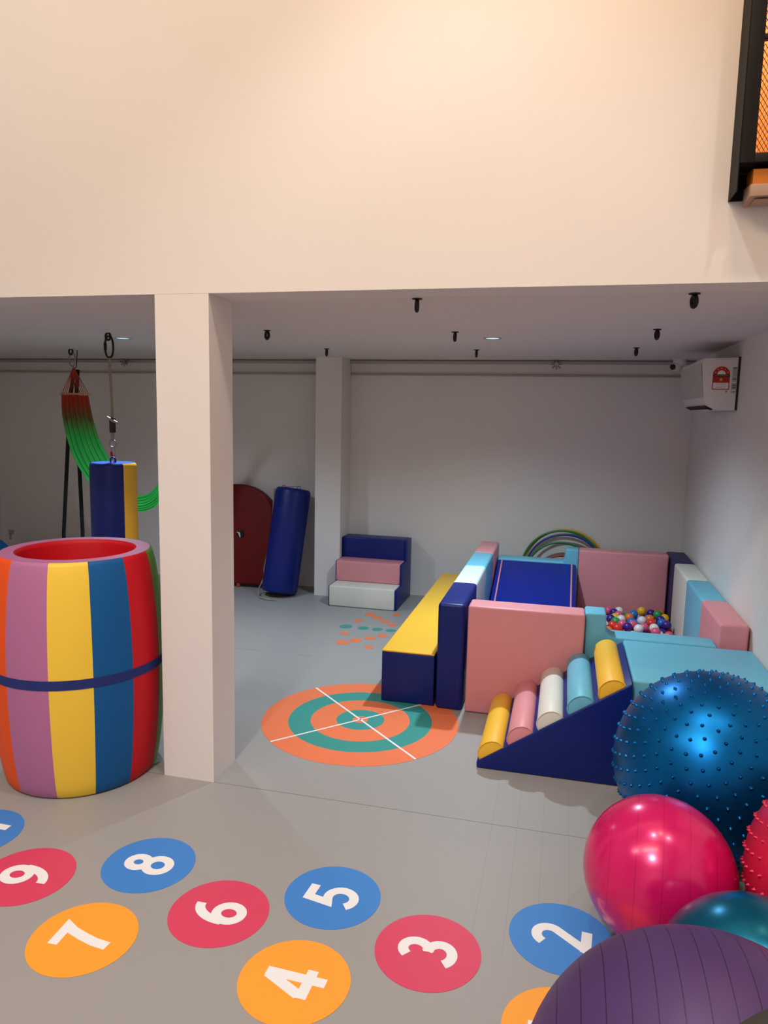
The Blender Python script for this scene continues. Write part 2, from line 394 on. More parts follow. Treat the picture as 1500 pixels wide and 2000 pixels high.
# ------------------------------------------------------------------ balcony opening with mesh at the upper right
YM = 2.766
t = root('mesh_guard_panel', (0.9, 2.85, 2.46), 'black steel framed mesh guard panel of the upstairs opening', 'guard panel')
box('side_frame', (0.511, YM, 2.46), (0.5145, YF, 3.95), M['sideblack'], t)
bm = bmesh.new(); p0 = rel(t)
def lb(a, b): add_box(bm, Vector(a)-p0, Vector(b)-p0)
lb((0.5146, YM, 2.548), (0.560, YM+0.03, 3.95)); lb((0.560, YM, 2.548), (1.65, YM+0.03, 2.578)); lb((0.560, YM, 2.928), (1.65, YM+0.025, 2.943)); lb((0.560, YM, 3.9), (1.65, YM+0.03, 3.95))
lb((0.5146, YM+0.03, 2.548), (1.65, YF, 2.553))
finish('front_frame', bm, M['blackframe'], t, bevel=0.002)
box('back_plate', (0.5146, YF-0.012, 2.46), (1.65, YF, 2.547), M['sideblack'], t)
bm = bmesh.new(); cw, ch = 0.0068, 0.0225
def zig(x0, x1, z0, z1):
    nx = int((x1-x0)/cw); nz = int((z1-z0)/ch)
    for i in range(nx+1):
        xs = x0+i*cw; s = 1 if i % 2 else -1
        prev = None
        for k in range(2*nz+1):
            off = (cw*0.44)*(s if (k % 2) else -s)
            z = z0+k*ch/2; w = 0.0008; y = YM+0.012
            q = [bm.verts.new(Vector((xs+off+dx, y+dy, z))-p0) for dx, dy in ((-w, -.0012), (w, -.0012), (w, .0012), (-w, .0012))]
            if prev:
                for j in range(4): bm.faces.new((prev[j], prev[(j+1) % 4], q[(j+1) % 4], q[j]))
            prev = q
zig(0.562, 1.645, 2.578, 2.93); zig(0.562, 1.645, 2.943, 3.9)
finish('wire_mesh', bm, mat('dark_mesh_steel', (60, 26, 14), 0.5, .2), t)
t = root('balcony_ledge', (1.1, 2.84, 2.437), 'tan ledge with an orange lit wood board under the mesh guard panel', 'ledge')
prism('ledge_slab', [(2.776, 2.443), (2.886, 2.437), (2.886, 2.496), (2.776, 2.482)], 'x', 0.556, 1.65, M['slab'], t, bevel=0.002)
box('ledge_inset', (0.575, 2.79, 2.434), (1.64, 2.87, 2.4375), M['slab'], t)
prism('wood_board', [(2.785, 2.4825), (2.886, 2.4965), (2.886, 2.546), (2.795, 2.536), (2.785, 2.53)], 'x', 0.563, 1.65, M['wood'], t)

# ------------------------------------------------------------------ floor decals
def disc(bm, c, r, z0, z1, n=72):
    add_prism(bm, [(c[0]+r*math.cos(2*PI*k/n), c[1]+r*math.sin(2*PI*k/n)) for k in range(n)], 'z', z0, z1)
def annulus(bm, c, r0_, r1_, z0, z1, n=96):
    vs = []
    for (r, z) in ((r0_, z1), (r1_, z1), (r1_, z0), (r0_, z0)):
        vs.append([bm.verts.new((c[0]+r*math.cos(2*PI*k/n), c[1]+r*math.sin(2*PI*k/n), z)) for k in range(n)])
    for a in range(4):
        A, B = vs[a], vs[(a+1) % 4]
        for k in range(n): bm.faces.new((A[k], A[(k+1) % n], B[(k+1) % n], B[k]))
def arc(cx, cy, rx, ry, a0, a1, n=18): return [(cx+rx*math.cos(R(a0+(a1-a0)*k/n)), cy+ry*math.sin(R(a0+(a1-a0)*k/n))) for k in range(n+1)]
DIG = {
 '1': [[(-.17, .415), (.045, .415), (.045, -.5)]],
 '2': [arc(-.01, .205, .205, .21, 155, -38) + [(-.19, -.44)], [(-.245, -.415), (.27, -.415)]],
 '3': [arc(-.02, .20, .19, .215, 148, -90), arc(-.02, -.205, .225, .21, 90, -148)],
 '4': [[(.07, .5), (.07, -.5)], [(.03, .46), (-.26, -.17)], [(-.32, -.22), (.27, -.22)]],
 '5': [[(.20, .415), (-.15, .415), (-.19, .03)] + arc(-.02, -.17, .225, .245, 118, -145)[1:]],
 '6': [arc(0.01, -.185, .20, .23, 0, 360, 30), arc(.14, -.12, .35, .53, 183, 88)],
 '7': [[(-.25, .415), (.2, .415), (.12, .28), (.02, .02), (-.06, -.24), (-.1, -.5)]],
 '8': [arc(0, .23, .17, .185, 0, 360, 30), arc(0, -.19, .21, .225, 0, 360, 30)]}
DIG['9'] = [[(-x, -y) for x, y in s] for s in DIG['6']]
DIG['11'] = [[(x-.24, y) for x, y in DIG['1'][0]], [(x+.26, y) for x, y in DIG['1'][0]]]
def stroke(bm, pts, half, M3, z0, z1):
    n = len(pts); P = [Vector((p[0], p[1])) for p in pts]; L = []; Rr = []
    closed = (P[0]-P[-1]).length < 1e-4
    for i in range(n):
        if closed:
            a = P[i-1] if i > 0 else P[-2]; b = P[i+1] if i < n-1 else P[1]
            d1 = (P[i]-a).normalized(); d2 = (b-P[i]).normalized()
        else:
            d1 = (P[i]-P[i-1]).normalized() if i > 0 else (P[1]-P[0]).normalized()
            d2 = (P[i+1]-P[i]).normalized() if i < n-1 else (P[-1]-P[-2]).normalized()
        t_ = (d1+d2).normalized(); nrm = Vector((-t_.y, t_.x))
        k = half/max(0.45, nrm.dot(Vector((-d1.y, d1.x))))
        L.append(P[i]+nrm*k); Rr.append(P[i]-nrm*k)
    def V(p, z): x, y = M3(p); return bm.verts.new((x, y, z))
    T = [(V(a, z1), V(b, z1)) for a, b in zip(L, Rr)]; B = [(V(a, z0), V(b, z0)) for a, b in zip(L, Rr)]
    for i in range(n-1):
        bm.faces.new((T[i][0], T[i][1], T[i+1][1], T[i+1][0]))
        bm.faces.new((T[i][0], T[i+1][0], B[i+1][0], B[i][0])); bm.faces.new((T[i][1], B[i][1], B[i+1][1], T[i+1][1]))
HOP = [('8', -1.438, 2.274, 'dec_blue', 'blue', 0), ('6', -1.064, 2.100, 'dec_red', 'crimson', 0), ('5', -0.716, 2.283, 'dec_blue', 'blue', -5),
       ('3', -0.342, 2.109, 'dec_red', 'crimson', -5), ('7', -1.429, 1.872, 'dec_amber', 'amber', 3), ('4', -0.708, 1.882, 'dec_amber', 'amber', -2),
       ('2', 0.072, 2.286, 'dec_blue', 'blue', -5), ('9', -1.829, 2.093, 'dec_red', 'crimson', 2), ('11', -2.208, 2.274, 'dec_blue', 'blue', 0),
       ('1', 0.079, 1.893, 'dec_amber', 'amber', 0)]
SAY = {'1': 'one', '2': 'two', '3': 'three', '4': 'four', '5': 'five', '6': 'six', '7': 'seven', '8': 'eight', '9': 'nine', '11': 'eleven'}
for d, x, y, mm, cn, rot in HOP:
    bm = bmesh.new(); disc(bm, (0, 0), 0.17, 0.0002, 0.0012)
    o = finish('hopscotch_disc', bm, M[mm]); o.location = (x, y, 0)
    lbl = 'round %s floor sticker with a white number %s' % (cn, SAY[d])
    if d == '11': lbl = 'round blue floor sticker cut off at the left edge below the barrel'
    if d == '1': lbl = 'round amber floor sticker half hidden behind the purple ball'
    tag(o, lbl, 'floor sticker', 'hopscotch number stickers on the floor')
    bm = bmesh.new(); ca, sa = math.cos(R(rot)), math.sin(R(rot)); h = 0.192
    def M3(p):
        X_, Y_ = -p[1]*h, p[0]*h
        return (X_*ca-Y_*sa, X_*sa+Y_*ca)
    for k, s in enumerate(DIG[d]): stroke(bm, s, 0.088, M3, 0.0012, 0.0018+0.00005*k)
    dg = finish('printed_number', bm, M['dec_white'], o)
# target circle
tc_ = (-1.031, 3.761)
t = root('target_decal', (tc_[0], tc_[1], 0), 'large orange and teal target circle sticker with crossing white lines', 'floor sticker')
for r_a, r_b, mm in ((0.40, 0.546, 'dec_orange'), (0.276, 0.40, 'dec_teal'), (0.134, 0.276, 'dec_orange'), (0.044, 0.134, 'dec_teal')):
    bm = bmesh.new(); annulus(bm, (0, 0), r_a, r_b, 0.0002, 0.0012); finish('ring', bm, M[mm], t)
bm = bmesh.new(); disc(bm, (0, 0), 0.044, 0.0002, 0.0012, 40); finish('bullseye', bm, M['dec_orange'], t)
for ang, L in ((-44, 0.545), (47, 0.545)):
    bm = bmesh.new()
    stroke(bm, [(-L, 0), (L, 0)], 0.0055, lambda p: (p[0]*math.cos(R(ang))-p[1]*math.sin(R(ang)), p[0]*math.sin(R(ang))+p[1]*math.cos(R(ang))), 0.0012, 0.0018)
    finish('white_line', bm, M['dec_white'], t)
# sunburst of dots
sc = (-1.13, 5.46)
t = root('sunburst_decal', (sc[0], sc[1], 0), 'burst of orange and teal dots stuck on the floor before the small stairs', 'floor sticker')
for a in range(0, 360, 45):
    for k, (rd, rs) in enumerate(((0.57, 0.052), (0.455, 0.046), (0.335, 0.043), (0.225, 0.040))):
        if a == 180: rd = (0.50, 0.355, 0.24, 0.13)[k]
        bm = bmesh.new(); disc(bm, (rd*math.cos(R(a)), rd*math.sin(R(a))), rs, 0.0002, 0.0012, 28)
        finish('dot', bm, M['dec_teal'] if a % 90 == 0 else M['dec_orange'], t)
for a in range(0, 360, 45):
    bm = bmesh.new(); disc(bm, (0.49*math.cos(R(a+22.5)), 0.49*math.sin(R(a+22.5))), 0.036, 0.0002, 0.0012, 24)
    finish('small_dot', bm, M['dec_orange'], t)

# ------------------------------------------------------------------ striped barrel
BX, BY, BH = -2.166, 2.893, 1.05
t = root('foam_barrel', (BX, BY, 0), 'large upright foam barrel with rainbow stripes and red hollow inside', 'foam barrel')
pf = []
N = 26
for i in range(N+1):
    s = i/N; z = 0.012+(BH-0.03)*s
    pf.append((0.335+0.045*math.sin(PI*s)**0.7, z))
stripes = ['b_orange', 'b_mauve', 'b_yellow', 'b_blue', 'b_red', 'b_green']
NS = 96
BND = [-134.75, -104, -73, -46, -19, 10] + [10+30.75*q for q in range(1, 7)] + [225.25]
for k in range(12):
    bm = bmesh.new(); cnt = NS//12
    a0 = R(BND[k]); wd = R(BND[k+1]-BND[k])
    prof = [(0.318, 0.0), (0.328, 0.005)] + pf + [(0.331, BH-.006), (0.322, BH)]
    g = []
    for (r, z) in prof: g.append([bm.verts.new((r*math.cos(a0+wd*j/cnt), r*math.sin(a0+wd*j/cnt), z)) for j in range(cnt+1)])
    for i in range(len(prof)-1):
        for j in range(cnt): bm.faces.new((g[i][j], g[i][j+1], g[i+1][j+1], g[i+1][j]))
    finish('stripe_panel', bm, M[stripes[k % 6]], t, smooth=True, angle=60)
bm = bmesh.new(); annulus(bm, (0, 0), 0.262, 0.3225, BH-0.002, BH+0.001, NS); finish('top_rim', bm, M['b_mauve'], t)
bm = bmesh.new(); g = add_lathe(bm, [(0.263, BH+0.001), (0.254, BH-0.008), (0.25, BH-0.02), (0.25, 0.015)], (0, 0, 0), NS); bm.faces.new(g[-1])
finish('inner_lining', bm, M['b_red'], t, smooth=True, angle=50)
bm = bmesh.new()
def br(z): return 0.335+0.045*max(0, math.sin(PI*min(1, max(0, (z-0.012)/(BH-0.03)))))**0.7
zz = [0.513, 0.534, 0.555]
add_lathe(bm, [(br(z)+0.002, z) for z in zz]+[(br(zz[-1])-.004, zz[-1]), (br(zz[0])-.004, zz[0]), (br(zz[0])+0.002, zz[0])], (0, 0, 0), NS)
finish('webbing_strap', bm, M['strapnavy'], t, smooth=True, angle=50)

# ------------------------------------------------------------------ three step stairs
t = root('foam_stairs', (-1.65, 6.3, 0), 'small three step foam stairs in navy, pink and cream by the pilaster', 'foam stairs')
SX0, SX1, SY = -1.963, -1.345, 6.022
box('bottom_step', (SX0+.004, SY, 0.002), (SX1-.02, SY+0.40, 0.186), M['cream'], t, bevel=0.012)
box('middle_step', (SX0+.004, SY+0.20, 0.187), (SX1-.02, SY+0.42, 0.372), M['pink'], t, bevel=0.012)
box('top_step', (SX0+.004, SY+0.39, 0.19), (SX1-.02, SY+0.585, 0.560), M['navy'], t, bevel=0.012)
prism('side_panel', [(SY+.004, 0.002), (SY+0.585, 0.002), (SY+0.585, 0.556), (SY+0.39, 0.556), (SY+0.39, 0.368), (SY+0.204, 0.368), (SY+0.204, 0.182), (SY+.004, 0.182)], 'x', SX1-0.021, SX1, M['navy'], t, bevel=0.004)
prism('side_panel', [(SY+.004, 0.002), (SY+0.585, 0.002), (SY+0.585, 0.556), (SY+0.39, 0.556), (SY+0.39, 0.368), (SY+0.204, 0.368), (SY+0.204, 0.182), (SY+.004, 0.182)], 'x', SX0, SX0+0.0045, M['navy'], t)

# ------------------------------------------------------------------ soft play pit
t = root('foam_bench', (-0.83, 5.15, 0), 'long low foam bench with yellow top and navy sides', 'foam bench')
box('bench_body', (-0.988, 4.062, 0.002), (-0.672, 6.27, 0.305), M['navy'], t, bevel=0.006)
box('bench_top', (-0.988, 4.062, 0.3052), (-0.672, 6.27, 0.316), M['yellow'], t, bevel=0.005)

def wall_sections(t, x0, x1, ys, mats, h, bev):
    for (a, b), mm in zip(zip(ys[:-1], ys[1:]), mats):
        box(mm[1], (x0, a+.0005, 0.002), (x1, b-.0005, h), M[mm[0]], t, bevel=bev, seg=4)
t = root('padded_wall', (-0.585, 5.14, 0), 'left padded pit wall in navy, white, light blue and pink beside the bench', 'foam wall', 'padded walls of the ball pit')
wall_sections(t, -0.657, -0.502, [4.036, 4.615, 5.17, 5.70, 6.24], [('navy', 'navy_section'), ('white', 'white_section'), ('sky', 'blue_section'), ('pink', 'pink_section')], 0.632, 0.02)
t = root('padded_wall', (0.935, 5.24, 0), 'right padded pit wall in pink, light blue, cream and dark navy along the room wall', 'foam wall', 'padded walls of the ball pit')
wall_sections(t, 0.856, 1.008, [4.14, 4.70, 5.27, 5.85, 6.36], [('pink', 'pink_section'), ('sky', 'blue_section'), ('cream', 'cream_section'), ('darkpurple', 'navy_section')], 0.617, 0.02)
t = root('padded_wall', (0.18, 4.13, 0), 'front padded pit wall, pink with a light blue end and low threshold', 'foam wall', 'padded walls of the ball pit')
box('pink_section', (-0.484, 4.034, 0.002), (0.157, 4.20, 0.632), M['pink'], t, bevel=0.014, seg=4)
prism('blue_section', [(0.158, 0.002), (0.845, 0.002), (0.845, 0.505), (0.30, 0.505), (0.272, 0.53), (0.270, 0.632), (0.158, 0.632)], 'y', 4.085, 4.25, M['sky'], t, bevel=0.012)
t2 = root('padded_wall', (0.18, 6.13, 0), 'rear padded pit wall, pink with a light blue low section behind the slide', 'foam wall', 'padded walls of the ball pit')
box('pink_section', (0.156, 6.06, 0.002), (0.845, 6.215, 0.632), M['pink'], t2, bevel=0.014, seg=4)
prism('blue_section', [(-0.494, 0.002), (0.155, 0.002), (0.155, 0.632), (0.048, 0.632), (0.046, 0.56), (0.03, 0.525), (-0.494, 0.525)], 'y', 6.06, 6.215, M['sky'], t2, bevel=0.012)
# slide wedge in the pit
t = root('foam_slide', (-0.18, 5.5, 0), 'deep blue foam slide wedge with pink piping inside the pit', 'foam slide')
prism('slide_body', [(6.055, 0.002), (6.055, 0.515), (4.75, 0.03), (4.75, 0.002)], 'x', -0.495, 0.138, M['slidenavy'], t, bevel=0.012)
dz = (0.515-0.03)/(6.055-4.75)
for xx in (-0.458, 0.104):
    tube('piping', [(xx, 6.04, 0.5115), (xx, 5.4, 0.515-dz*0.655+.002), (xx, 4.80, 0.051)], 0.0065, M['pink'], t, 8)
# pit mat
t = box('pit_mat', (0.142, 4.26, 0.002), (0.852, 6.055, 0.095), vinyl('rose_mat_vinyl', (204, 92, 104)), bevel=0.01)
tag(t, 'rose foam mat under the balls in the pit', 'mat')
# platform
t = root('foam_platform', (0.68, 3.75, 0), 'light blue foam platform block between the roller ramp and the right wall', 'foam platform')
box('block', (0.362, 3.435, 0.002), (1.014, 4.078, 0.502), M['sky'], t, bevel=0.014, seg=4)
# roller ramp
t = root('roller_ramp', (0.0, 3.7, 0), 'navy foam ramp with five coloured rounded rungs', 'foam ramp')
WY0, WY1 = 3.378, 4.03
prism('ramp_base', [(-0.338, 0.002), (0.357, 0.002), (0.357, 0.506), (-0.338, 0.034)], 'y', WY0, WY1, M['navy'], t, bevel=0.008)
sl = math.atan2(0.506-0.034, 0.695); du = Vector((math.cos(sl), math.sin(sl))); dn = Vector((-math.sin(sl), math.cos(sl)))
names = [('yellow', 'rung'), ('pink', 'rung'), ('cream', 'rung'), ('sky', 'rung'), ('yellow', 'rung')]
for i, (mm, nm) in enumerate(names):
    s = 0.085+0.1635*i
    c = Vector((-0.338, 0.034))+du*s - dn*0.004
    pts = []
    for k in range(19):
        a = PI*k/18
        q = c + du*(0.066*math.cos(a)) + dn*(0.062*math.sin(a)**0.85)
        pts.append((q.x, q.y))
    bm = bmesh.new(); add_prism(bm, pts, 'y', WY0+0.006, WY1-0.002); bmesh.ops.translate(bm, vec=-rel(t), verts=bm.verts)
    rung = finish(nm, bm, M[mm], t, bevel=0.004, seg=2)
    bm = bmesh.new(); add_tube(bm, [Vector((q[0], WY0+0.006, q[1]))-rel(t) for q in pts], 0.0028, 6)
    finish('piping', bm, M[mm], rung, smooth=True)
# ------------------------------------------------------------------ pit balls
BR = 0.0345
TOP = [[0.403, 5.925, 'pink'], [0.454, 5.868, 'purple'], [0.503, 5.921, 'white'], [0.462, 5.78, 'pink'], [0.436, 5.719, 'yellow'], [0.425, 5.596, 'green'], [0.491, 5.685, 'white'], [0.491, 5.568, 'pink'], [0.441, 5.455, 'red'], [0.395, 5.689, 'purple'], [0.493, 5.472, 'purple'], [0.405, 5.475, 'red'], [0.647, 5.979, 'yellow'], [0.606, 5.863, 'blue'], [0.627, 5.713, 'white'], [0.555, 5.622, 'blue'], [0.569, 5.545, 'pink'], [0.575, 5.467, 'white'], [0.634, 5.517, 'pink'], [0.715, 6.02, 'purple'], [0.7, 5.753, 'orange'], [0.693, 5.65, 'red'], [0.678, 5.5, 'white'], [0.776, 6.01, 'orange'], [0.77, 5.917, 'green'], [0.791, 5.87, 'yellow'], [0.798, 5.785, 'purple'], [0.755, 5.67, 'blue'], [0.78, 5.596, 'purple'], [0.705, 5.446, 'pink'], [0.532, 5.768, 'orange']]
P = [[x, y, 0.187, c, 1] for x, y, c in TOP]
cols = ['pink', 'purple', 'white', 'yellow', 'green', 'red', 'blue', 'orange']
y = 4.95
row = 0
while y < 6.02:
    x = 0.185 + (0.036 if row % 2 else 0)
    while x < 0.82:
        P.append([x+random.uniform(-.004, .004), y+random.uniform(-.004, .004), 0.095+BR+0.001, random.choice(cols), 0]); x += 0.0735
    y += 0.0645; row += 1
for _ in range(12):
    P.append([random.uniform(.2, .38), random.uniform(5.0, 5.9), 0.187, random.choice(cols), 1])
for it in range(160):
    for i in range(len(P)):
        for j in range(i+1, len(P)):
            a, b = P[i], P[j]
            dx, dy, dz_ = b[0]-a[0], b[1]-a[1], b[2]-a[2]
            if abs(dx) > .07 or abs(dy) > .07: continue
            d = math.sqrt(dx*dx+dy*dy+dz_*dz_) or 1e-6
            if d < 2*BR:
                e = (2*BR-d)/2*0.9; ux, uy, uz = dx/d*e, dy/d*e, dz_/d*e
                wa, wb = (1, 1) if a[4] == b[4] else ((1.6, .4) if a[4] else (.4, 1.6))
                a[0] -= ux*wa; a[1] -= uy*wa; b[0] += ux*wb; b[1] += uy*wb
                if a[4]: a[2] -= uz*wa
                if b[4]: b[2] += uz*wb
    for a in P:
        a[0] = min(max(a[0], .142+BR), .853-BR); a[1] = min(max(a[1], 4.95), 6.055-BR)
        if not a[4]: a[2] = 0.095+BR+.001
        else: a[2] = min(max(a[2]-0.0006, 0.095+BR+.001), 0.215)
bm = bmesh.new(); bmesh.ops.create_uvsphere(bm, u_segments=20, v_segments=12, radius=BR)
me = bpy.data.meshes.new('pit_ball')
bm.to_mesh(me); bm.free()
for p in me.polygons: p.use_smooth = True
bmes = {}
for c in cols:
    mm = me.copy(); mm.materials.append(M['ball_'+c]); bmes[c] = mm
for x, y, z, c, k in P:
    o = bpy.data.objects.new('pit_ball', bmes[c]); COL.objects.link(o); o.location = (x, y, z)
    tag(o, 'small glossy %s plastic ball in the ball pit' % c, 'ball', 'plastic balls in the foam pit')

# ------------------------------------------------------------------ hula hoops behind the pit
for i, (nm, xc, rr_, yb, lean) in enumerate((('yellow', 0.055, 0.355, 6.50, 0.16), ('green', 0.030, 0.352, 6.475, 0.15), ('blue', 0.050, 0.338, 6.45, 0.165),
                                  ('green', 0.02, 0.305, 6.42, 0.2), ('red', 0.025, 0.250, 6.40, 0.3))):
    pts = [Vector((xc+rr_*math.cos(a), yb+(1+math.sin(a))*rr_*math.sin(lean)*0.9-0.02, 0.012+rr_*math.cos(lean)*(1+math.sin(a)))) for a in [2*PI*k/64 for k in range(64)]]
    bm = bmesh.new(); add_tube(bm, [p-Vector((xc, yb, 0)) for p in pts], 0.0095, 10, True)
    o = finish('hula_hoop', bm, M['hoop_'+nm], smooth=True); o.location = (xc, yb, 0)
    tag(o, {0: 'yellow hula hoop, tallest of those leaning on the back wall', 1: 'large green hula hoop leaning on the back wall beside the yellow one', 2: 'blue hula hoop nested just inside the yellow one', 3: 'small green hula hoop under the blue one behind the pit wall', 4: 'lowest red hula hoop barely showing over the pit wall'}[i], 'hula hoop', 'hula hoops leaning on the back wall')

# ------------------------------------------------------------------ leaning blue bolster and red crash pad
t = root('bolster_swing', (-2.5, 6.33, 0), 'long blue cylindrical bolster swing standing against the back wall', 'bolster swing')
A = Vector((-2.515, 6.24, 0.03)); B = Vector((-2.445, 6.42, 0.985)); ax = (B-A).normalized(); rad = 0.165
bm = bmesh.new()
pts = [A+ax*s for s in (0.0, 0.006, 0.02, 0.3, 0.6, 0.93, 0.96, 0.972)]
add_tube(bm, [p-rel(t) for p in pts], [rad-.02, rad-.006, rad, rad, rad, rad, rad-.006, rad-.02], 40)
finish('bolster_body', bm, M['navy'], t, smooth=True, angle=50)
top = A+ax*0.972
for dx in (-0.075, 0.075):
    c = top+Vector((dx, -0.06, 0.018)); tube('end_ring', ring_pts(c, 0.017, 'y', 18, tilt=0.5), 0.004, M['steel'], t, 6, True)
tube('rope', [top+Vector((-0.075, -.06, .02)), top+Vector((0, -.06, .026)), top+Vector((0.075, -.06, .03))], 0.004, M['tan'], t, 6)
tube('hanging_rope', [top+Vector((-.075, -.07, .02)), top+Vector((-.15, -.1, 0.0)), top+Vector((-.168, -.11, -.3)), top+Vector((-.195, -.14, -.55)), top+Vector((-.225, -.17, -.75)), top+Vector((-.215, -.18, -.82)),
      (-2.705, 6.2, 0.05), (-2.66, 6.10, .008), (-2.60, 6.045, .008), (-2.52, 6.05, .008), (-2.47, 6.03, .008), (-2.55, 6.02, .008), (-2.62, 6.06, .01)], 0.007, M['tan'], t, 6)
t = root('crash_pad', (-3.05, 6.45, 0), 'dark red rounded foam pad leaning on the back wall behind the column', 'foam pad')
pts = []
for k in range(25):
    a = PI*k/24; pts.append((0.375*math.cos(a), 0.72+0.275*math.sin(a)))
pts += [(-0.375, .15), (-.30, .03), (.27, .03), (0.345, .10), (.37, .3)]
bm = bmesh.new(); add_prism(bm, pts, 'y', -0.05, 0.05)
bmesh.ops.rotate(bm, cent=(0, 0, 0), matrix=Matrix.Rotation(R(-6), 3, 'X'), verts=bm.verts)
bmesh.ops.translate(bm, vec=(0.0, -0.005, 0), verts=bm.verts)
finish('pad_body', bm, M['darkred'], t, bevel=0.02, seg=4)
for dx in (-.2, .04):
    bm = bmesh.new(); add_tube(bm, [(dx, -.03, 0.002), (dx, -.03, .04)], 0.02, 12); finish('foot', bm, M['hcord'], t, smooth=True, angle=40)
lg = bmesh.new(); add_tube(lg, [(0.052, -0.009, 0.52), (0.052, -0.020, 0.5185)], 0.036, 24)
finish('badge', lg, M['lab_black'], t, smooth=True, angle=40)
bm = bmesh.new(); add_prism(bm, [(0.024, .545), (0.05, .556), (.062, .553), (.052, .535), (.060, .495), (.054, .484), (.040, .515), (.036, .533), (.022, .530)], 'y', -0.0225, -0.0205)
finish('badge_mark', bm, M['lab_white'], t)

# ------------------------------------------------------------------ hanging column bag
HX, HY = -2.93, 4.32
t = root('hanging_bag', (HX, HY, 0.25), 'tall hanging cylinder bag in navy and yellow panels behind the barrel', 'hanging bag')
p0 = rel(t)
pan = ['navy', 'yellow', 'navy', 'yellow']
starts = [-158, -31, 59, 112]
for k in range(4):
    bm = bmesh.new(); c = 18; a0 = R(starts[k]); wd = R((starts[(k+1) % 4]-starts[k]) % 360); g = []
    for (r, z) in ((0.135, 0.25), (0.148, 0.262), (0.150, 0.28), (0.150, 1.31), (0.148, 1.326), (0.138, 1.336)):
        g.append([bm.verts.new((r*math.cos(a0+wd*j/c), r*math.sin(a0+wd*j/c), z-0.25)) for j in range(c+1)])
    for i in range(5):
        for j in range(c): bm.faces.new((g[i][j], g[i][j+1], g[i+1][j+1], g[i+1][j]))
    finish('side_panel', bm, M[pan[k]], t, smooth=True, angle=50)
lathe('top_cap', [(0.0005, 1.337), (0.1375, 1.337), (0.1385, 1.335)], (HX, HY, 0), vinyl('glossy_blue_cap_vinyl', (52, 92, 176), .3), t, 40, caps=False)
lathe('bottom_cap', [(0.0005, 0.25), (0.1355, 0.25)], (HX, HY, 0), M['navy'], t, 40, caps=False)
tube('lifting_loop', ring_pts((HX, HY, 1.35), 0.02, 'y', 20), 0.006, M['navy'], t, 8, True)
# suspension hardware (hangs from the ceiling hook)
t = root('suspension_strap', (HX, HY, ZC), 'grey strap with buckle and carabiners holding the hanging bag', 'strap')
tube('ceiling_eye', ring_pts((HX-.01, HY, ZC-0.024), 0.018, 'y', 20, 0.022), 0.0075, M['black'], t, 8, True)
def oval(c, a, b, ax='y', tilt=0.0, n=28):
    out = []
    for k in range(n):
        s = 2*PI*k/n; u = a*(abs(math.cos(s))**0.7)*(1 if math.cos(s) > 0 else -1); v = b*math.sin(s)
        out.append(Vector(c)+Matrix.Rotation(tilt, 3, 'Z') @ Vector((u, 0, v)))
    return out
tube('black_carabiner', oval((HX-.004, HY, 2.095), 0.030, 0.068), 0.007, M['black'], t, 8, True)
bm = bmesh.new(); add_tube(bm, [Vector((HX-.033, HY, 2.075))-rel(t), Vector((HX-.033, HY, 2.12))-rel(t)], 0.010, 10); finish('gate_sleeve', bm, M['black'], t, smooth=True, angle=40)
tube('webbing', [(HX-.002, HY, 2.035), (HX-.002, HY, 1.9), (HX+.004, HY, 1.75), (HX+.006, HY, 1.62)], 0.011, M['tan'], t, 8, ry=0.004)
box('buckle_body', (HX-.014, HY-.012, 1.535), (HX+.022, HY+.012, 1.635), M['lab_black'], t, bevel=0.004)
prism('buckle_lever', [(HX-.030, 1.632), (HX-.026, 1.644), (HX+.01, 1.628), (HX+.055, 1.606), (HX+.052, 1.592), (HX+.01, 1.607)], 'y', HY-.018, HY-.006, M['steel'], t, bevel=0.003)
box('lower_webbing', (HX-.009, HY-.003, 1.485), (HX+.015, HY+.003, 1.535), M['tan'], t)
tube('steel_ring', ring_pts((HX+.003, HY, 1.462), 0.024, 'y', 26), 0.0055, M['steel'], t, 8, True)
tube('steel_carabiner', oval((HX+.004, HY, 1.393), 0.014, 0.048), 0.0042, M['steel'], t, 8, True)
bm = bmesh.new(); add_tube(bm, [Vector((HX-.010, HY, 1.38))-rel(t), Vector((HX-.010, HY, 1.41))-rel(t)], 0.0085, 10); finish('red_gate', bm, M['b_red'], t, smooth=True, angle=40)

# ------------------------------------------------------------------ hammock
XA, YA = -4.105, 5.50
t = root('hammock', (XA, YA, ZC), 'green and red cloth hammock swing hanging from the ceiling', 'hammock')
tube('ceiling_eye', ring_pts((XA, YA, ZC-0.022), 0.018, 'y', 20, 0.024), 0.008, M['black'], t, 8, True)
tube('carabiner', oval((XA+.012, YA, 2.098), 0.030, 0.055), 0.0055, M['steel'], t, 8, True)
apex = Vector((XA+.02, YA, 2.035))
tube('spreader_bar', [(-4.215, YA-.02, 1.808), (-3.972, YA+.06, 1.813)], 0.0085, M['tanwood'], t, 8)
bm = bmesh.new(); p0 = rel(t)
for k in range(13):
    s = k/12; b = Vector((-4.195, YA-.02, 1.808)).lerp(Vector((-3.985, YA+.055, 1.813)), s)
    add_tube(bm, [apex-p0, apex.lerp(b, .5)+Vector((0, .003*(k % 2), 0))-p0, b-p0], 0.0028, 5)
finish('fan_cords', bm, M['hcord'], t, smooth=True)
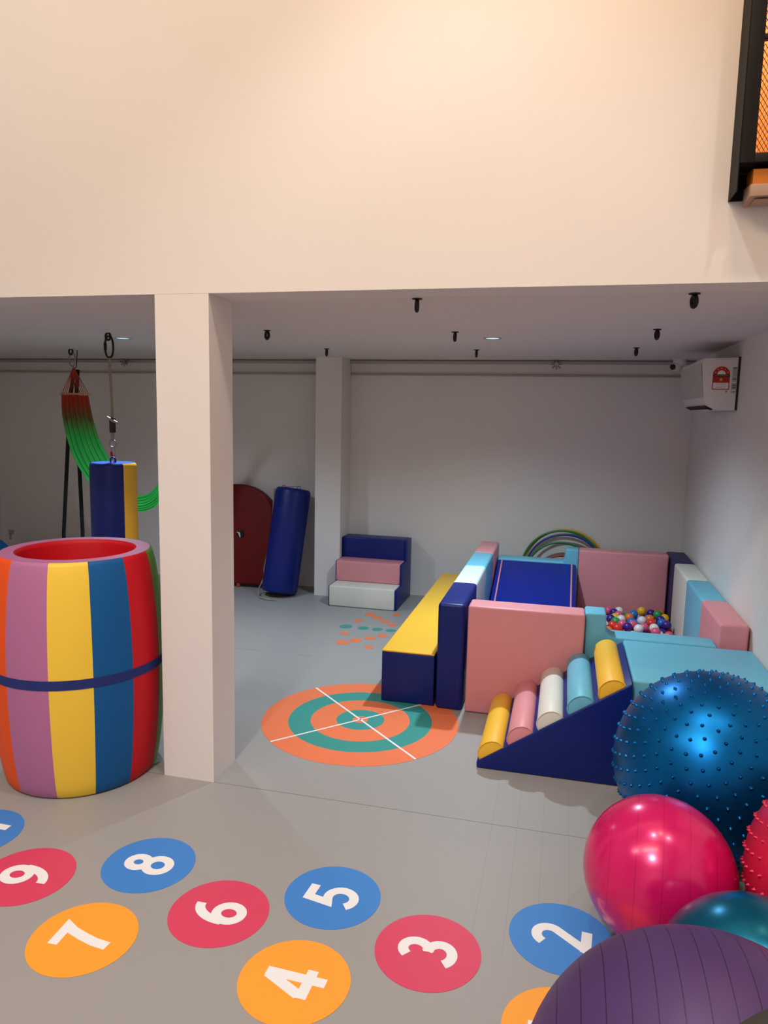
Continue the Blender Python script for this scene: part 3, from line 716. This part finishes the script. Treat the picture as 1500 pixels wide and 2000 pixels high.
# cloth: left/right edge curves
def lerp_pts(Ps, s):
    n = len(Ps)-1; f = s*n; i = min(int(f), n-1); f -= i
    # catmull-rom
    p0_, p1, p2, p3 = Ps[max(i-1, 0)], Ps[i], Ps[i+1], Ps[min(i+2, n)]
    return 0.5*((2*p1)+(p2-p0_)*f+(2*p0_-5*p1+4*p2-p3)*f*f+(3*p1-p0_-3*p2+p3)*f**3)
LE = [Vector(v) for v in ((-4.19, 5.47, 1.80), (-4.165, 5.44, 1.62), (-4.101, 5.42, 1.40), (-4.026, 5.42, 1.224), (-3.86, 5.42, 1.013), (-3.668, 5.42, .872), (-3.488, 5.42, .842), (-3.353, 5.42, .858), (-3.241, 5.42, .945), (-3.108, 5.44, 1.279), (-3.01, 5.46, 1.8))]
RE = [Vector(v) for v in ((-3.985, 5.55, 1.80), (-3.965, 5.57, 1.62), (-3.915, 5.58, 1.43), (-3.827, 5.58, 1.275), (-3.693, 5.58, 1.075), (-3.587, 5.58, .968), (-3.498, 5.58, .962), (-3.408, 5.58, 1.008), (-3.333, 5.58, 1.122), (-3.171, 5.57, 1.482), (-2.88, 5.55, 1.8))]
bm = bmesh.new(); NL, NW = 70, 34; g = []
for i in range(NL+1):
    s = i/NL; a = lerp_pts(LE, s); b = lerp_pts(RE, s)
    sagk = 0.02*math.sin(PI*s)
    rowv = []
    for j in range(NW+1):
        w = j/NW; q = a.lerp(b, w)
        q = q + Vector((-.5, 0, -1)).normalized()*sagk*4*w*(1-w)
        q = q + Vector((.2, -1, .1)).normalized()*(0.010*math.sin(w*PI*13+2*s)+.005*math.sin(w*PI*29))
        rowv.append(bm.verts.new(q-p0))
    g.append(rowv)
redn = 5
for i in range(NL):
    for j in range(NW):
        f = bm.faces.new((g[i][j], g[i][j+1], g[i+1][j+1], g[i+1][j]))
cl = finish('cloth', bm, M['green'], t, smooth=True)
# cloth material: red band at both ends fading to green
mt = M['green']; nt = mt.node_tree; b = nt.nodes['Principled BSDF']
tcn = nt.nodes.new('ShaderNodeTexCoord'); sp = nt.nodes.new('ShaderNodeSeparateXYZ'); nt.links.new(tcn.outputs['Object'], sp.inputs[0])
nz = nt.nodes.new('ShaderNodeTexNoise'); nz.inputs['Scale'].default_value = 14.0
mp = nt.nodes.new('ShaderNodeMapping'); mp.inputs['Scale'].default_value = (3, 3, .25); nt.links.new(tcn.outputs['Object'], mp.inputs[0]); nt.links.new(mp.outputs[0], nz.inputs['Vector'])
ad = nt.nodes.new('ShaderNodeMath'); ad.operation = 'MULTIPLY_ADD'; ad.inputs[1].default_value = 0.28; nt.links.new(nz.outputs['Fac'], ad.inputs[0]); nt.links.new(sp.outputs[2], ad.inputs[2])
cr = nt.nodes.new('ShaderNodeValToRGB'); mr = nt.nodes.new('ShaderNodeMapRange'); mr.inputs[1].default_value = -0.75; mr.inputs[2].default_value = -0.2
nt.links.new(ad.outputs[0], mr.inputs[0]); nt.links.new(mr.outputs[0], cr.inputs[0])
e = cr.color_ramp.elements; e[0].position = 0.28; e[0].color = lin((26, 158, 58)); e[1].position = 0.86; e[1].color = lin((176, 34, 20))
x = e.new(0.6); x.color = lin((96, 78, 24))
nt.links.new(cr.outputs[0], b.inputs['Base Color'])
tube('spreader_bar', [(-3.02, YA-.04, 1.808), (-2.87, YA+.06, 1.813)], 0.0085, M['tanwood'], t, 8)
bm = bmesh.new(); ap2 = Vector((-2.945, YA, 2.035))
for k in range(10):
    b_ = Vector((-3.0, YA-.03, 1.808)).lerp(Vector((-2.89, YA+.05, 1.813)), k/9); add_tube(bm, [ap2-p0, b_-p0], 0.0028, 5)
finish('fan_cords', bm, M['hcord'], t, smooth=True)
tube('carabiner', oval((-2.945, YA, 2.098), 0.030, 0.068), 0.0055, M['steel'], t, 8, True)
tube('ceiling_eye', ring_pts((-2.945, YA, ZC-0.022), 0.018, 'y', 20, 0.024), 0.008, M['black'], t, 8, True)
# black webbing sling
bm = bmesh.new()
sp_ = [(-4.150, 5.60, 2.02), (-4.178, 5.60, 1.90), (-4.195, 5.60, 1.80), (-4.235, 5.60, 1.454), (-4.32, 5.60, .57), (-4.32, 5.60, .42), (-4.23, 5.60, .33), (-4.14, 5.60, .42), (-4.125, 5.60, .58), (-4.139, 5.60, 1.457), (-4.140, 5.60, 1.80), (-4.125, 5.60, 1.95), (-4.118, 5.60, 2.02)]
prev = None
for i, q in enumerate(sp_):
    q = Vector(q)-Vector((XA, 5.60, ZC)); tg = (Vector(sp_[min(i+1, len(sp_)-1)])-Vector(sp_[max(i-1, 0)])).normalized()
    sd = Vector((tg.z, 0, -tg.x)).normalized()*0.019; dp = Vector((0, .002, 0))
    rg = [bm.verts.new(q+v) for v in (sd-dp, sd+dp, -sd+dp, -sd-dp)]
    if prev:
        for j in range(4): bm.faces.new((prev[j], prev[(j+1) % 4], rg[(j+1) % 4], rg[j]))
    prev = rg
o = finish('webbing_sling', bm, M['blackweb'], smooth=True); o.location = (XA, 5.60, ZC)
bm = bmesh.new(); add_tube(bm, [(-4.15-XA, 0, 2.02-ZC), (-4.128-XA, 0, 2.05-ZC), (-4.118-XA, 0, -.001)], 0.004, 6); finish('hanging_cord', bm, M['black'], o, smooth=True)
tag(o, 'long black webbing sling hanging in a narrow loop beside the hammock', 'strap')

# ------------------------------------------------------------------ small things at the far left
bm = bmesh.new(); add_tube(bm, [(0, 0, 0), (.03, 0, 0)], 0.022, 20); o = finish('coat_peg', bm, M['b_blue'], smooth=True, angle=40); o.location = (XL, 6.45, .478)
bm = bmesh.new(); add_tube(bm, [(.03, 0, 0), (.04, 0, 0)], 0.012, 16); finish('peg_face', bm, M['lab_dgrey'], o, smooth=True, angle=40)
tag(o, 'small round dark blue peg on the left wall', 'peg')
bm = bmesh.new(); add_prism(bm, [(-.022, -.03), (-.008, -.03), (-.002, .02), (.028, .03), (.032, .075), (-.03, .075), (-.026, .03), (-.014, .02)], 'y', -.012, 0)
o = finish('grey_wall_shape', bm, M['lab_grey'], bevel=.002); o.location = (-5.785, YB, .29)  # thin grey shape for an indistinct small swatch on the wall
tag(o, 'small grey shape on the back wall at the far left', 'wall hook')
o = prism('foam_block', [(-5.3, 0.002), (-4.86, 0.002), (-4.86, 0.44), (-4.93, 0.49), (-5.3, .49)], 'y', 5.35, 5.55, M['b_blue'], None, bevel=.015)
tag(o, 'bright blue foam block peeking out behind the barrel at the left', 'foam block')

# ------------------------------------------------------------------ gym balls
def ball_mat(name, rgb, rough, metal, lines=0, axis=(0, 0, 1), dark=(60, 20, 70), lw=0.04, coat=0.0, spacing=12.0, lstr=.5, sub=0.0):
    mt = mat(name, rgb, rough, metal, 0.5, coat=coat); nt = mt.node_tree; b = nt.nodes['Principled BSDF']
    if lines:
        tc = nt.nodes.new('ShaderNodeTexCoord'); vm = nt.nodes.new('ShaderNodeVectorMath'); vm.operation = 'DOT_PRODUCT'
        a = Vector(axis).normalized(); vm.inputs[1].default_value = a
        nt.links.new(tc.outputs['Object'], vm.inputs[0])
        m1 = nt.nodes.new('ShaderNodeMath'); m1.operation = 'MULTIPLY'; m1.inputs[1].default_value = spacing; nt.links.new(vm.outputs['Value'], m1.inputs[0])
        m2 = nt.nodes.new('ShaderNodeMath'); m2.operation = 'FRACT'; nt.links.new(m1.outputs[0], m2.inputs[0])
        m3 = nt.nodes.new('ShaderNodeMath'); m3.operation = 'LESS_THAN'; m3.inputs[1].default_value = lw; nt.links.new(m2.outputs[0], m3.inputs[0])
        m4 = nt.nodes.new('ShaderNodeMath'); m4.operation = 'MULTIPLY'; m4.inputs[1].default_value = lstr; nt.links.new(m3.outputs[0], m4.inputs[0])
        mx = nt.nodes.new('ShaderNodeMix'); mx.data_type = 'RGBA'; mx.inputs[6].default_value = lin(rgb); mx.inputs[7].default_value = lin(dark)
        nt.links.new(m4.outputs[0], mx.inputs['Factor']); nt.links.new(mx.outputs[2], b.inputs['Base Color'])
        bp = nt.nodes.new('ShaderNodeBump'); bp.inputs['Strength'].default_value = 0.35; bp.inputs['Distance'].default_value = 0.004; bp.invert = True
        nt.links.new(m3.outputs[0], bp.inputs['Height']); nt.links.new(bp.outputs['Normal'], b.inputs['Normal'])
    return mt
def gym_ball(name, c, r, m, label, nubs=0, nr=0.007, nh=0.010, grp='large inflatable exercise balls'):
    bm = bmesh.new(); bmesh.ops.create_uvsphere(bm, u_segments=80, v_segments=48, radius=r)
    if nubs:
        ga = PI*(3-math.sqrt(5))
        tilt = Matrix.Rotation(R(35), 3, 'X')
        for k in range(nubs):
            z = 1-2*(k+.5)/nubs; q = math.sqrt(1-z*z); d = tilt @ Vector((q*math.cos(ga*k), q*math.sin(ga*k), z))
            a = d.orthogonal().normalized(); b = d.cross(a); n = 8; prev = None
            for (rr, hh) in ((nr*1.25, -.001), (nr*.8, nh*.45), (nr*.5, nh*.85)):
                ringv = [bm.verts.new(d*(r+hh)+(a*math.cos(2*PI*j/n)+b*math.sin(2*PI*j/n))*rr) for j in range(n)]
                if prev:
                    for j in range(n): bm.faces.new((prev[j], prev[(j+1) % n], ringv[(j+1) % n], ringv[j]))
                prev = ringv
            tip = bm.verts.new(d*(r+nh))
            for j in range(n): bm.faces.new((prev[j], prev[(j+1) % n], tip))
    o = finish(name, bm, m, smooth=True); o.location = c
    tag(o, label, 'exercise ball', grp)
    return o
gym_ball('spiky_exercise_ball', (0.6115, 2.9198, 0.3690), 0.3602, ball_mat('pearl_blue_rubber', (0, 104, 172), 0.37, 0.85), 'huge dark blue exercise ball covered in small nubs', 640, 0.0062, 0.0085)
gym_ball('spiky_exercise_ball', (0.9350, 2.2873, 0.339), 0.3299, ball_mat('pearl_red_rubber', (214, 34, 74), 0.34, 0.2), 'rose red exercise ball with small nubs at the right edge', 640, 0.0048, 0.009)
gym_ball('exercise_ball', (0.3679, 2.3619, 0.2382), 0.2377, ball_mat('glossy_pink_rubber', (220, 16, 104), 0.24, 0.2, 1, (0.99, -0.10, 0.0), (150, 10, 70), .035, .3, 13.0, .45), 'glossy hot pink exercise ball in front of the blue one')
gym_ball('exercise_ball', (0.5396, 1.8648, 0.2442), 0.2437, ball_mat('pearl_teal_rubber', (0, 104, 138), 0.27, 0.7), 'teal exercise ball squeezed behind the purple one')
gym_ball('exercise_ball', (0.3313, 1.3082, 0.3616), 0.3611, ball_mat('matte_purple_rubber', (72, 46, 98), 0.45, 0.1, 1, (0.99, 0.0, 0.0), (28, 10, 42), .05, 0, 24.0, .8), 'large ribbed purple exercise ball in the near right corner')

# ------------------------------------------------------------------ dark table at the near right corner
t = root('round_table', (0.585, 0.655, 0), 'dark grey round table whose edge shows in the bottom right corner', 'table')
mt = mat('dark_grey_laminate', (44, 42, 40), 0.6)
lathe('tabletop', [(0.44, 0.872), (0.452, 0.876), (0.455, 0.886), (0.452, 0.896), (0.44, 0.90)], (0.585, 0.655, 0), mt, t, 64)
lathe('pedestal', [(0.03, 0.02), (0.03, 0.873)], (0.585, 0.655, 0), M['black'], t, 24)
lathe('foot_plate', [(0.22, 0.001), (0.22, 0.01), (0.05, 0.022)], (0.585, 0.655, 0), M['black'], t, 40)
